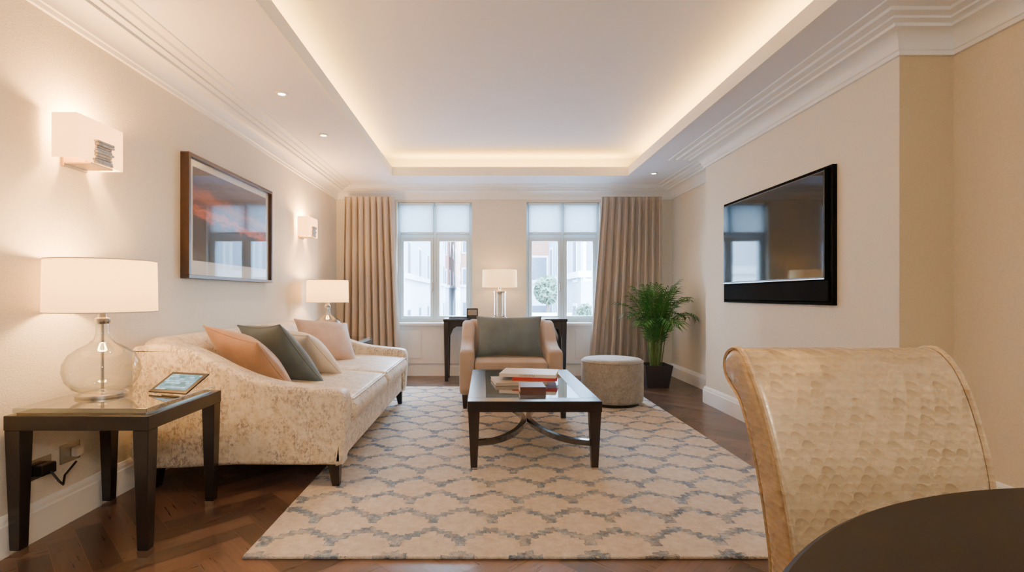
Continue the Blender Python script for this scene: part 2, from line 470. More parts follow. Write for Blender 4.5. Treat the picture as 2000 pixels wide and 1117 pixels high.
# white panelling and ledge below the windows
bm = BM()
box(bm, -1.22, 1.6, 6.955, YB, .17, .69); box(bm, -1.25, 1.63, 6.90, YB+.1, .69, .725)
for x in (-1.2, -.4, .42, 1.2):
    box(bm, x+.03, x+.34, 6.945, 6.955, .24, .63)
struct(finish('trim_3', bm, m_trim, bevel=.004))

# windows
def window(name, X0, X1):
    t = thing(name, None, None, ((X0+X1)/2, 7.13, ZS), kind='structure')
    bm = BM(); f = .04; y0, y1 = 7.09, 7.17; xm = (X0+X1)/2; zt = 1.915
    box(bm, X0, X0+f, y0, y1, ZS, ZH); box(bm, X1-f, X1, y0, y1, ZS, ZH)
    box(bm, X0+f, X1-f, y0, y1, ZS, ZS+f); box(bm, X0+f, X1-f, y0, y1, ZH-f, ZH)
    box(bm, xm-.02, xm+.02, y0, y1, ZS+f, ZH-f)
    box(bm, X0+f, xm-.02, y0, y1, zt-.025, zt+.025); box(bm, xm+.02, X1-f, y0, y1, zt-.025, zt+.025)
    finish('window_frame', bm, m_win, t, bevel=.004)
    for a, b in ((X0+f, xm-.02), (xm+.02, X1-f)):
        for c, d, s in ((ZS+f, zt-.025, .042), (zt+.025, ZH-f, .026)):
            bm = BM(); g = .002
            a2, b2, c2, d2 = a+g, b-g, c+g, d-g
            box(bm, a2, a2+s, 7.075, 7.15, c2, d2); box(bm, b2-s, b2, 7.075, 7.15, c2, d2)
            box(bm, a2+s, b2-s, 7.075, 7.15, c2, c2+s); box(bm, a2+s, b2-s, 7.075, 7.15, d2-s, d2)
            sa = finish('sash', bm, m_win, t, bevel=.004)
            bm = BM(); box(bm, a2+s, b2-s, 7.11, 7.116, c2+s, d2-s); finish('pane', bm, m_pane, sa)
    bm = BM(); box(bm, xm-.04, xm-.025, 7.05, 7.075, 1.15, 1.27); finish('handle', bm, m_nickel, t, bevel=.003)
window('window_1', *W1); window('window_2', *W2)
# daylight portals in the openings
for X0, X1 in (W1, W2):
    l = bpy.data.lights.new('portal', 'AREA'); l.shape = 'RECTANGLE'; l.size = X1-X0; l.size_y = ZH-ZS
    l.cycles.is_portal = True
    o = bpy.data.objects.new('portal', l); C.objects.link(o); o.location = ((X0+X1)/2, 7.27, (ZS+ZH)/2); o.rotation_euler = (-PI/2, 0, 0)
for wn, (X0, X1) in (('left', W1), ('right', W2)):
    xm = (X0+X1)/2
    for side, a, b in (('left', X0+.03, xm-.012), ('right', xm+.012, X1-.03)):
        t = thing('roller_blind', f'white roller blind half lowered over the {side} casement of the {wn} window', 'blind', ((a+b)/2, 7.045, 1.95), 'white window blinds')
        bm = BM(); box(bm, a+.01, b-.01, 7.044, 7.046, 1.965, 2.335); finish('blind_fabric', bm, m_blind, t)
        bm = BM(); box(bm, a+.01, b-.01, 7.038, 7.052, 1.945, 1.965); finish('bottom_bar', bm, m_win, t, bevel=.003)
        bm = BM(); box(bm, a, b, 7.02, 7.07, 2.335, 2.37); finish('headrail', bm, m_win, t, bevel=.006)

# curtains
def curtain(label, x0t, x1t, x0b, x1b, folds, seed):
    rnd = random.Random(seed)
    ph = [rnd.uniform(-.5, .5) for _ in range(folds+2)]; am = [rnd.uniform(.75, 1.15) for _ in range(folds+2)]
    t = thing('curtain', label, 'curtain', ((x0t+x1t)/2, 6.75, .015))
    bm = BM(); nu, nz = folds*12, 14; g = []
    for j in range(nz+1):
        z = .015+(2.30-.015)*j/nz; s = j/nz; rowv = []
        for i in range(nu+1):
            u = i/nu; fi = u*folds; k = int(min(fi, folds-1e-6))
            a = (.062-.022*s)*am[k]
            y = 6.75+a*math.sin(2*PI*fi+ph[k]*(1-s)*.8)
            x = (x0b+(x1b-x0b)*u)*(1-s)+(x0t+(x1t-x0t)*u)*s + .02*math.cos(4*PI*fi)*(1-s*.3)
            rowv.append(bm.verts.new((x, y, z)))
        g.append(rowv)
    for j in range(nz):
        for i in range(nu):
            bm.faces.new((g[j][i], g[j][i+1], g[j+1][i+1], g[j+1][i]))
    finish('drape', bm, m_curt, t, smooth=True, sharp=180)
    bm = BM(); g = []
    for j in range(3):
        z = 2.30+.05*j; rowv = []
        for i in range(nu+1):
            u = i/nu; fi = u*folds
            y = 6.75+(.04-.012*j)*math.sin(2*PI*fi)*(1 if j < 2 else .8)
            rowv.append(bm.verts.new((x0t+(x1t-x0t)*u+.02*math.cos(4*PI*fi)*.7, y, z)))
        g.append(rowv)
    for j in range(2):
        for i in range(nu):
            bm.faces.new((g[j][i], g[j][i+1], g[j+1][i+1], g[j+1][i]))
    finish('pleat_heading', bm, m_curt, t, smooth=True, sharp=180)
curtain('beige pinch-pleated curtain to the left of the left window', -1.86, -1.21, -1.89, -1.12, 8, 1)
curtain('beige pinch-pleated curtain behind the palm, right of the right window', 1.53, 2.32, 1.36, 2.32, 9, 2)

# ---------------------------------------------------------------- rug
bm = BM(); box(bm, -1.01, 1.70, 2.13, 6.10, 0, .014)
tag(finish('area_rug', bm, m_rug, bevel=.005), 'large cream rug carved with blue grey zigzag trellis under the coffee table', 'rug')
ZR = .014

# ---------------------------------------------------------------- sofa
t = thing('sofa', 'long cream sofa in mottled cut velvet with swooping arms along left wall', 'sofa', (-1.38, 4.02, 0))
armp = smooth_poly([(-1.95, .15), (-1.4, .15), (-.86, .15), (-.80, .17), (-.785, .30), (-.775, .46), (-.79, .54), (-.84, .566), (-1.0, .582), (-1.18, .606), (-1.32, .646), (-1.44, .697), (-1.55, .753), (-1.67, .803), (-1.80, .826), (-1.93, .815), (-1.975, .77), (-1.965, .45)], 4)
for y0, y1 in ((2.85, 3.0), (5.05, 5.2)):
    bm = BM(); rprism(bm, armp, 'y', y0, y1, .028, 6); finish('arm', bm, m_sofa, t, smooth=True, sharp=180)
bm = BM(); rprism(bm, smooth_poly([(-1.94, .2), (-1.7, .2), (-1.64, .25), (-1.66, .5), (-1.72, .68), (-1.76, .79), (-1.80, .835), (-1.87, .855), (-1.94, .84), (-1.975, .77), (-1.965, .45)], 4), 'y', 2.93, 5.12, .04, 5)
finish('backrest', bm, m_sofa, t, smooth=True, sharp=60)
bm = BM(); box(bm, -1.94, -.82, 2.98, 5.07, .15, .345); finish('base', bm, m_sofa, t, bevel=.02, seg=3)
for y0, y1 in ((3.008, 4.016), (4.034, 5.042)):
    bm = BM(); rprism(bm, smooth_poly([(-1.7, .35), (-1.2, .345), (-.84, .347), (-.785, .365), (-.755, .42), (-.785, .478), (-.84, .500), (-1.2, .522), (-1.65, .508), (-1.70, .45)], 4), 'y', y0, y1, .048, 6)
    sc = finish('seat_cushion', bm, m_sofa, t, smooth=True, sharp=60)
    bm = BM(); tube(bm, [(-.781, y0+.03, .484), (-.779, (y0+y1)/2, .486), (-.781, y1-.03, .484)], .006); finish('piping', bm, m_sofa, sc, smooth=True)
for x, y, z in ((-.86, 2.93, ZR), (-.86, 5.12, ZR), (-1.88, 2.95, 0), (-1.88, 5.10, 0)):
    bm = BM(); leg(bm, x+(.012 if x > -1 else -.01), y, .04, x, y, .07, z, .155); finish('leg', bm, m_dark, t, bevel=.004)

# ---------------------------------------------------------------- cushions
def pillow(label, w, h, th, W, H, c, mat, seed, group=None):
    rnd = random.Random(seed); bm = BM(); N = 20; sides = []
    px, pz = rnd.uniform(0, 6), rnd.uniform(0, 6)
    for s in (1, -1):
        g = []
        for j in range(N+1):
            rw = []
            for i in range(N+1):
                u = math.sin(PI/2*(-1+2*i/N)); v = math.sin(PI/2*(-1+2*j/N))
                x = w/2*u*(1-.09*(1-v*v)*abs(u)**3); z = h/2*v*(1-.09*(1-u*u)*abs(v)**3)
                y = s*th/2*(max(0, (1-u*u)*(1-v*v))**.45) + .008*math.sin(5*u+px)*math.sin(4*v+pz)*(1-u*u)*(1-v*v)
                border = i in (0, N) or j in (0, N)
                if s == -1 and border: rw.append(sides[0][j][i])
                else: rw.append(bm.verts.new((x, y, z)))
            g.append(rw)
        sides.append(g)
        for j in range(N):
            for i in range(N):
                bm.faces.new((g[j][i], g[j][i+1], g[j+1][i+1], g[j+1][i]))
    g = sides[0]
    loop = [g[0][i].co.copy() for i in range(N)]+[g[j][N].co.copy() for j in range(N)]+[g[N][i].co.copy() for i in range(N, 0, -1)]+[g[j][0].co.copy() for j in range(N, 0, -1)]
    o = finish('cushion', bm, mat, local=True, smooth=True, sharp=180)
    x = Vector(W).normalized(); H = Vector(H); z = (H-x*H.dot(x)).normalized(); y = z.cross(x)
    o.rotation_euler = Matrix((x, y, z)).transposed().to_euler(); o.location = c
    tag(o, label, 'cushion', group)
    bm = BM(); tube(bm, loop, .006, 6, True); finish('piping', bm, mat, o, smooth=True, local=True)
    return o
G = 'cushions on the sofa'
pillow('tan velvet cushion nearest the glass lamp, against the near sofa arm', .53, .51, .19, (.38, -.22, -.07), (-.2, -.22, .33), (-1.485, 3.26, .68), m_tan, 1, G)
pillow('dark sage grey cushion on the sofa between tan and cream cushions', .56, .53, .19, (.37, -.30, .02), (-.27, -.18, .40), (-1.41, 3.54, .69), m_teal, 2, G)
pillow('pale cream cushion half hidden behind the dark sage sofa cushion', .48, .46, .18, (.34, -.30, -.02), (-.28, -.16, .33), (-1.32, 3.87, .66), m_creamc, 3, G)
pillow('peach velvet cushion at far end of the sofa, near the curtain', .51, .46, .20, (.33, .30, -.05), (-.23, .12, .32), (-1.43, 4.62, .68), m_peach, 4, G)

# ---------------------------------------------------------------- armchair
t = thing('armchair', 'taupe velvet armchair with sloping arms facing the coffee table', 'armchair', (.25, 5.25, ZR))
ap = smooth_poly([(4.88, .15), (5.2, .15), (5.55, .15), (5.62, .2), (5.66, .5), (5.69, .74), (5.67, .80), (5.60, .825), (5.50, .80), (5.38, .725), (5.26, .645), (5.10, .60), (4.95, .585), (4.88, .572), (4.853, .52), (4.86, .3)], 4)
for x0, x1 in ((-.243, -.105), (.607, .745)):
    bm = BM(); rprism(bm, ap, 'x', x0, x1, .04, 6); finish('arm', bm, m_velvet, t, smooth=True, sharp=180)
bm = BM(); rprism(bm, smooth_poly([(5.38, .2), (5.6, .2), (5.65, .3), (5.70, .72), (5.69, .80), (5.63, .835), (5.56, .83), (5.51, .78), (5.46, .6), (5.40, .4)], 4), 'x', -.18, .68, .05, 5)
finish('backrest', bm, m_velvet, t, smooth=True, sharp=60)
bm = BM(); box(bm, -.12, .62, 4.875, 5.45, .15, .34); finish('base', bm, m_velvet, t, bevel=.02, seg=3)
bm = BM(); rprism(bm, smooth_poly([(4.88, .35), (5.15, .345), (5.40, .35), (5.42, .40), (5.40, .46), (5.15, .475), (4.90, .465), (4.865, .44), (4.865, .38)], 4), 'x', -.10, .602, .035, 5)
finish('seat_cushion', bm, m_velvet, t, smooth=True, sharp=60)
for x, y in ((-.19, 4.91), (.69, 4.91), (-.17, 5.58), (.67, 5.58)):
    bm = BM(); leg(bm, x, y, .035, x, y, .055, ZR, .155); finish('leg', bm, m_dark, t, bevel=.003)
pillow('sage grey velvet cushion standing on the taupe armchair', .67, .43, .20, (1, 0, 0), (.0, .15, .36), (.25, 5.24, .68), m_teal, 7)

# ---------------------------------------------------------------- ottoman
t = thing('ottoman', 'round grey chenille ottoman beside the armchair', 'ottoman', (1.285, 5.17, ZR))
pr = [(.27, .03), (.295, .035), (.303, .06), (.305, .2), (.306, .40), (.300, .43), (.285, .447), (.2, .456), (.05, .458)]
bm = BM(); lathe(bm, pr, 1.285, 5.17, ZR, 56); finish('body', bm, m_ott, t, smooth=True, sharp=80)
bm = BM(); tube(bm, [(1.285+.303*math.cos(a*PI/28), 5.17+.303*math.sin(a*PI/28), ZR+.425) for a in range(56)], .006, 6, True); finish('piping', bm, m_ott, t, smooth=True)
bm = BM(); lathe(bm, [(.26, 0), (.26, .03)], 1.285, 5.17, ZR, 40); finish('plinth', bm, m_blk, t)

# ---------------------------------------------------------------- coffee table
X0, X1, Y0, Y1 = -.108, .727, 3.17, 4.53
t = thing('coffee_table', 'dark wood coffee table with glass top and curved stretchers on the rug', 'table', ((X0+X1)/2, (Y0+Y1)/2, ZR))
bm = BM(); f = .115; z0, z1 = .375, .443
box(bm, X0, X1, Y0, Y0+f, z0, z1); box(bm, X0, X1, Y1-f, Y1, z0, z1)
box(bm, X0, X0+f, Y0+f, Y1-f, z0, z1); box(bm, X1-f, X1, Y0+f, Y1-f, z0, z1)
finish('top_frame', bm, m_dark, t, bevel=.003)
bm = BM(); box(bm, X0+f, X1-f, Y0+f, Y1-f, .430, .441); finish('glass_top', bm, m_gltop, t)
for x in (X0+.04, X1-.04):
    for y in (Y0+.04, Y1-.04):
        bm = BM(); leg(bm, x, y, .042, x, y, .072, ZR+.012, z0); lg = finish('leg', bm, m_dark, t, bevel=.003)
        bm = BM(); leg(bm, x, y, .042, x, y, .043, ZR, ZR+.012); finish('foot_cap', bm, m_nickel, lg)
xm, ym = (X0+X1)/2, (Y0+Y1)/2
for s in (-1, 1):
    bm = BM(); xa = xm+s*((X1-X0)/2-.05)
    ya, yb = Y0+.05, Y1-.05
    pts = []
    for k in range(33):
        v = -1+2*k/32
        x = xa+(xm+s*.018-xa)*(math.sqrt(max(0, 1-abs(v)**1.6)))
        pts.append((x, ym+v*(yb-ya)/2))
    L = []
    for i, p in enumerate(pts):
        a = Vector(pts[max(i-1, 0)]); b = Vector(pts[min(i+1, 32)]); d = (b-a).normalized(); nn = Vector((-d.y, d.x))*.017
        Pq = Vector(p); L.append([bm.verts.new((Pq.x+q*nn.x, Pq.y+q*nn.y, z)) for q, z in ((-1, .155), (1, .155), (1, .19), (-1, .19))])
    for a, b in zip(L, L[1:]):
        for j in range(4): bm.faces.new((a[j], a[(j+1) % 4], b[(j+1) % 4], b[j]))
    bm.faces.new(L[0]); bm.faces.new(L[-1])
    finish('stretcher', bm, m_stretch, t)

# books
def book(label, w, d, h, loc, rz, cover, group='books on the coffee table', title=None):
    t = thing('book', label, 'book', loc, group)
    bm = BM(); c = .003
    box(bm, -w/2, w/2, -d/2, d/2, 0, c); box(bm, -w/2, w/2, -d/2, d/2, h-c, h); box(bm, -w/2, w/2, -d/2, -d/2+c, c, h-c)
    finish('cover', bm, cover, t, local=True)
    bm = BM(); box(bm, -w/2+.004, w/2-.004, -d/2+c, d/2-.004, c, h-c); finish('pages', bm, m_pages, t, local=True)
    if title:
        cu = bpy.data.curves.new('title', 'FONT'); cu.body = title; cu.size = h*.75; cu.align_x = 'CENTER'; cu.align_y = 'CENTER'; cu.extrude = .0004
        to = bpy.data.objects.new('title', cu); C.objects.link(to)
        bpy.context.view_layer.update()
        me = bpy.data.meshes.new_from_object(to.evaluated_get(bpy.context.evaluated_depsgraph_get()))
        bpy.data.objects.remove(to)
        o = bpy.data.objects.new('title', me); C.objects.link(o); me.materials.clear(); me.materials.append(m_ink)
        o.parent = t; o.location = (0, -d/2-.0006, h/2); o.rotation_euler = (PI/2, 0, 0)
    t.rotation_euler = (0, 0, rz)
    return t
zt = .443
book('grey white book at bottom of the coffee table stack', .38, .29, .024, (.25, 3.87, zt), .12, m_grey)
book('red book in the middle of the coffee table stack', .33, .25, .024, (.38, 3.90, zt+.024), -.10, m_red)
book('large white book on top of the coffee table stack', .42, .30, .024, (.345, 3.94, zt+.048), -.22, m_white, title='COFFEE STYLE')
book('small thick brown book lying alone in front of the stack', .17, .20, .05, (.318, 3.48, zt), 0, m_brown)

# ---------------------------------------------------------------- side tables
m_gold = M('antique_mirror', (196, 186, 162), .10, .85, var=.12, scale=14)
def side_table():
    x0, x1, y0, y1 = -2.005, -1.40, 2.13, 2.72
    t = thing('side_table', 'dark wood side table with glass top beside the near sofa arm', 'table', (-1.7, 2.425, 0))
    bm = BM(); box(bm, x0, x1, y0, y1, .535, .597); finish('top', bm, m_dark, t, bevel=.003)
    bm = BM(); box(bm, x0+.02, x1-.02, y0+.02, y1-.02, .605, .625); finish('glass_top', bm, m_gltop, t, bevel=.002)
    bm = BM(); box(bm, x0+.03, x1-.03, y0+.03, y1-.03, .597, .605); finish('tray_surface', bm, m_gold, t)
    for x in (x0+.035, x1-.035):
        for y in (y0+.035, y1-.035):
            bm = BM(); leg(bm, x, y, .044, x, y, .066, .03, .535); lg = finish('leg', bm, m_dark, t, bevel=.003)
            bm = BM(); leg(bm, x, y, .043, x, y, .045, 0, .03); finish('foot_cap', bm, m_nickel, lg)
    return t
st = side_table()
dup(st, (-1.60, 5.62, 0), 'dark wood side table at far end of the sofa by the curtain')

def point(loc, power, col=(1, .54, .19), r=.07):
    l = bpy.data.lights.new('bulb_or_fill_light', 'POINT'); l.energy = power; l.color = col; l.shadow_soft_size = r
    o = bpy.data.objects.new('bulb_or_fill_light', l); C.objects.link(o); o.location = loc
def shade_mesh(bm, r0, r1, z0, z1, cx, cy, n=48):
    lathe(bm, [(r0, z0), (r0*.5+r1*.5, (z0+z1)/2), (r1, z1)], cx, cy, 0, n, cap=False)
def glass_lamp():
    cx, cy, z = -1.815, 2.43, .625
    t = thing('table_lamp', 'glass bottle table lamp with cream drum shade on the near side table', 'lamp', (cx, cy, z), 'glass bottle lamps either side of the sofa')
    bm = BM(); lathe(bm, [(.104, 0), (.106, .006), (.104, .014), (.09, .02), (.02, .024)], cx, cy, z, 48); finish('base', bm, m_nickel, t, smooth=True)
    bm = BM(); lathe(bm, [(.085, .022), (.118, .04), (.146, .078), (.156, .12), (.152, .158), (.132, .196), (.095, .226), (.055, .248), (.034, .27), (.026, .30), (.026, .345)], cx, cy, z, 48, cap=False); finish('glass_body', bm, m_gl, t, smooth=True, sharp=180)
    bm = BM(); tube(bm, [(cx, cy, z+.02), (cx, cy, z+.46)], .007, 12); finish('stem', bm, m_nickel, t, smooth=True)
    bm = BM(); lathe(bm, [(.03, .34), (.032, .35), (.032, .365), (.018, .372), (.018, .40)], cx, cy, z, 32); finish('collar', bm, m_nickel, t, smooth=True)
    bm = BM(); shade_mesh(bm, .224, .220, z+.395, z+.64, cx, cy); sh = finish('lamp_shade', bm, m_shade, t, smooth=True, sharp=180)
    bm = BM()
    for q, rr in ((z+.397, .2235), (z+.638, .2195)):
        tube(bm, [(cx+rr*math.cos(a*PI/24), cy+rr*math.sin(a*PI/24), q) for a in range(48)], .003, 6, True)
    for a in range(3):
        tube(bm, [(cx, cy, z+.46), (cx+.218*math.cos(a*2*PI/3), cy+.218*math.sin(a*2*PI/3), z+.60)], .002, 6)
    finish('shade_ring', bm, m_white, sh)
    bm = BM(); lathe(bm, [(.012, .46), (.03, .50), (.03, .53), (.015, .55)], cx, cy, z, 20); finish('bulb', bm, m_bulb, t, smooth=True)
    return t
gl = glass_lamp()
dup(gl, (-1.735, 5.65, .625), 'glass bottle table lamp with cream drum shade between far sofa end and curtain')
point((-1.815, 2.43, 1.19), 48); point((-1.735, 5.65, 1.19), 40)

# tablet
t = thing('tablet', 'small tablet leaning on a stand on the near side table', 'tablet', (-1.50, 2.42, .625))
bm = BM(); box(bm, -.114, .114, -.004, .004, 0, .158); bo = finish('body', bm, m_blk, t, local=True, bevel=.003)
bm = BM(); box(bm, -.092, .092, -.0055, -.004, .02, .138); finish('screen', bm, m_tab, bo, local=True)
bm = BM(); box(bm, -.05, .05, .004, .012, .01, .07); finish('stand', bm, m_nickel, t, local=True, bevel=.002)
t.rotation_euler = (math.radians(-62), 0, math.radians(-16)); t.location = (-1.515, 2.44, .634)

# ---------------------------------------------------------------- console table and its things
x0, x1, y0, y1 = -.53, 1.05, 6.50, 6.885
t = thing('console_table', 'long dark wood console table below the window pier', 'table', ((x0+x1)/2, 6.7, 0))
bm = BM(); box(bm, x0, x1, y0, y1, .765, .80); finish('top', bm, m_dark, t, bevel=.004)
bm = BM(); box(bm, x0+.05, x1-.05, y0+.03, y1-.03, .70, .765); finish('apron', bm, m_dark, t)
for x, s in ((x0+.04, 1), (x1-.04, -1)):
    for y in (y0+.04, y1-.04):
        bm = BM(); leg(bm, x, y, .042, x, y, .066, .0, .765); lg = finish('leg', bm, m_dark, t, bevel=.003)
        bm = BM(); rprism(bm, [(x+s*.03, .70), (x+s*.13, .70), (x+s*.07, .66), (x+s*.03, .56)], 'y', y-.015, y+.015, .002, 1); finish('bracket', bm, m_dark, lg)
cx, cy, z = .195, 6.70, .80
t = thing('table_lamp', 'clear glass column table lamp on the dark console table', 'lamp', (cx, cy, z))
bm = BM(); lathe(bm, [(.10, 0), (.10, .015), (.085, .022), (.085, .03)], cx, cy, z, 40); finish('base', bm, m_nickel, t, smooth=True)
bm = BM(); lathe(bm, [(.078, .03), (.078, .335)], cx, cy, z, 40, cap=False); finish('glass_body', bm, m_gl, t, smooth=True)
bm = BM(); lathe(bm, [(.084, .335), (.084, .35), (.03, .355), (.015, .37), (.015, .42)], cx, cy, z, 32); finish('collar', bm, m_nickel, t, smooth=True)
bm = BM(); lathe(bm, [(.035, .03), (.04, .06), (.04, .30), (.035, .335)], cx, cy, z, 24); finish('stem', bm, m_white, t, smooth=True)
bm = BM(); shade_mesh(bm, .228, .224, 1.205, 1.43, cx, cy); finish('lamp_shade', bm, m_shade, t, smooth=True, sharp=180)
bm = BM(); lathe(bm, [(.012, .42), (.03, .46), (.03, .5), (.015, .52)], cx, cy, z, 20); finish('bulb', bm, m_bulb, t, smooth=True)
point((cx, cy, 1.31), 6)
t = thing('desk_clock', 'small dark boxy desk clock standing on the console left of the lamp', 'clock', (-.17, 6.70, .80))
bm = BM(); box(bm, -.24, -.09, 6.67, 6.73, .818, .93); finish('case', bm, m_blk, t, bevel=.006)
bm = BM(); box(bm, -.225, -.105, 6.666, 6.67, .838, .912); finish('face', bm, m_grey, t)
for a in (-.235, -.115):
    bm = BM(); box(bm, a, a+.02, 6.675, 6.725, .80, .818); finish('foot', bm, m_nickel, t)
t = thing('tray', 'flat black tray lying at left end of the console table', 'tray', (-.33, 6.63, .80))
bm = BM(); box(bm, -.46, -.08, 6.55, 6.65, .80, .806); finish('base', bm, m_blk, t)
bm = BM(); box(bm, -.46, -.08, 6.55, 6.555, .806, .818); box(bm, -.46, -.08, 6.645, 6.65, .806, .818); box(bm, -.46, -.455, 6.555, 6.645, .806, .818); box(bm, -.085, -.08, 6.555, 6.645, .806, .818); finish('rim', bm, m_blk, t)

# ---------------------------------------------------------------- palm
px_, py_ = 2.05, 6.18
t = thing('potted_palm', 'green areca palm in a square charcoal planter by right curtain', 'plant', (px_, py_, 0))
bm = BM()
v = []
for s, z in ((.125, 0), (.165, .27), (.15, .27), (.145, .22)):
    v.append([bm.verts.new((px_+a*s, py_+b*s, z)) for a, b in ((-1, -1), (1, -1), (1, 1), (-1, 1))])
for a, b in zip(v, v[1:]):
    for k in range(4): bm.faces.new((a[k], a[(k+1) % 4], b[(k+1) % 4], b[k]))
bm.faces.new(v[0]); bm.faces.new(v[-1])
finish('planter', bm, m_pot, t)
bm = BM(); box(bm, px_-.143, px_+.143, py_-.143, py_+.143, .2, .235); finish('soil', bm, m_soil, t)
rnd = random.Random(11)
for i in range(25):
    az = i*2.399+rnd.uniform(-.3, .3); outer = rnd.uniform(.1, 1.0)
    L = rnd.uniform(.95, 1.18)-.11*outer
    el = math.radians(89-11*outer); bend = math.radians(18+90*outer)
    reach = .68 if math.sin(az) < .3 else .40
    if math.cos(az) > .4: reach *= .85
    p = Vector((px_+.08*math.cos(az)*outer, py_+.08*math.sin(az)*outer, .232)); pts = [p.copy()]; tans = []
    n = 18
    for k in range(n):
        s = k/n; a = el-bend*max(0, s-.25)**1.3*1.7
        d = Vector((math.cos(az)*math.cos(a)*reach*1.2, math.sin(az)*math.cos(a)*reach*1.2, math.sin(a)))
        p = p+d*L/n; pts.append(p.copy()); tans.append(d.normalized())
    tans.append(tans[-1])
    bm = BM(); tube(bm, pts, [.0065-.0045*k/n for k in range(n+1)], 5)
    st_ = finish('stem', bm, m_stem, t, smooth=True)
    bm = BM(); nl = 20
    for k in range(nl):
        s = .32+.68*k/(nl-1); fi = s*n; i0 = min(int(fi), n-1); q = fi-i0
        b0 = pts[i0].lerp(pts[i0+1], q); tn = tans[i0]
        side = tn.cross(Vector((0, 0, 1)))
        side = side.normalized() if side.length > .05 else Vector((-math.sin(az), math.cos(az), 0))
        ll = .28*math.sin(PI*(.2+.66*(k/(nl-1))))*rnd.uniform(.85, 1.1)
        for sg in (-1, 1):
            dr = (side*sg*.72+tn*.74+Vector((0, 0, .1))).normalized()
            up = dr.cross(tn*sg).normalized(); wd = dr.cross(up).normalized()*.0085
            a0 = b0; a1 = b0+dr*ll*.45; a2 = b0+dr*ll*.92+Vector((0, 0, -ll*.32))
            vs = [bm.verts.new(x) for x in (a0, a1+wd, a1-wd, a2)]
            bm.faces.new((vs[0], vs[1], vs[2])); bm.faces.new((vs[1], vs[3], vs[2]))
    for vv in bm.verts:
        vv.co.x = min(vv.co.x, 2.50); vv.co.y = min(vv.co.y, 6.655)
    finish('leaflets', bm, m_leaf, st_)

# ---------------------------------------------------------------- dining chair and table
t = thing('dining_chair', 'cream satin dining chair with scallop pattern and rolled back', 'chair', (.86, .9, 0))
bp_ = smooth_poly([(1.055, .40), (1.062, .52), (1.085, .66), (1.115, .77), (1.155, .865), (1.20, .935), (1.245, .968), (1.29, .965), (1.32, .935), (1.315, .895), (1.285, .87), (1.25, .84), (1.215, .77), (1.185, .66), (1.165, .52), (1.16, .40)], 5)
def taper(bm):
    for v in bm.verts:
        k = .86+.14*max(0, min(1, (v.co.z-.45)/.47))
        v.co.x = .86+(v.co.x-.86)*k
bm = BM(); rprism(bm, bp_, 'x', .612, 1.108, .022, 5); taper(bm); br = finish('backrest', bm, m_scal, t, smooth=True, sharp=60)
for x in (.620, 1.100):
    bm = BM(); tube(bm, [(x, p[0], p[1]) for p in bp_], .006, 6, True); taper(bm); finish('piping', bm, m_scal, br, smooth=True)
bm = BM(); rprism(bm, smooth_poly([(.61, .37), (.85, .36), (1.10, .37), (1.14, .40), (1.12, .46), (.85, .49), (.63, .47), (.60, .42)], 4), 'x', .64, 1.08, .03, 4); finish('seat', bm, m_scal, t, smooth=True, sharp=60)
for x in (.67, 1.05):
    bm = BM(); leg(bm, x, .66, .03, x, .66, .05, 0, .40); finish('leg', bm, m_dark, t, bevel=.003)
    bm = BM(); leg(bm, x, 1.17, .03, x, 1.10, .05, 0, .40); finish('leg', bm, m_dark, t, bevel=.003)
cx, cy = 1.06, -.005
t = thing('dining_table', 'large round dark wood dining table in front of the cream chair', 'table', (cx, cy, 0))
bm = BM(); lathe(bm, [(.925, .715), (.945, .722), (.95, .735), (.948, .745), (.94, .75)], cx, cy, 0, 128); finish('tabletop', bm, m_table, t, smooth=True, sharp=30)
bm = BM(); lathe(bm, [(.10, .05), (.075, .2), (.07, .5), (.12, .70), (.16, .716)], cx, cy, 0, 40); finish('pedestal', bm, m_dark, t, smooth=True)
bm = BM(); lathe(bm, [(.36, 0), (.36, .03), (.30, .045), (.10, .055)], cx, cy, 0, 64); finish('base', bm, m_dark, t, smooth=True)

# ---------------------------------------------------------------- television
y0, y1, z0, z1 = 3.29, 4.79, 1.034, 1.945
t = thing('television', 'large black wall mounted television with speaker panel on chimney breast', 'television', (XB, (y0+y1)/2, z0))
bm = BM(); f = .018
box(bm, XB-.03, XB, y0, y1, z0, z0+f); box(bm, XB-.03, XB, y0, y1, z1-f, z1); box(bm, XB-.03, XB, y0, y0+f, z0+f, z1-f); box(bm, XB-.03, XB, y1-f, y1, z0+f, z1-f)
box(bm, XB-.008, XB, y0+f, y1-f, z0+f, z1-f)
finish('recess_frame', bm, m_blkcloth, t, bevel=.002)
bm = BM(); box(bm, XB-.045, XB-.008, y0+.06, y1-.025, 1.205, 1.92); pn = finish('panel', bm, m_blk, t, bevel=.003)
bm = BM(); box(bm, XB-.0465, XB-.045, y0+.068, y1-.033, 1.22, 1.912); finish('screen', bm, m_screen, pn)
bm = BM(); box(bm, XB-.047, XB-.045, y0+.06, y1-.025, 1.205, 1.211); finish('bezel_strip', bm, m_nickel, pn)
bm = BM(); box(bm, XB-.04, XB-.008, y0+.03, y1-.03, 1.06, 1.195); finish('speaker_panel', bm, m_blkcloth, t, bevel=.003)

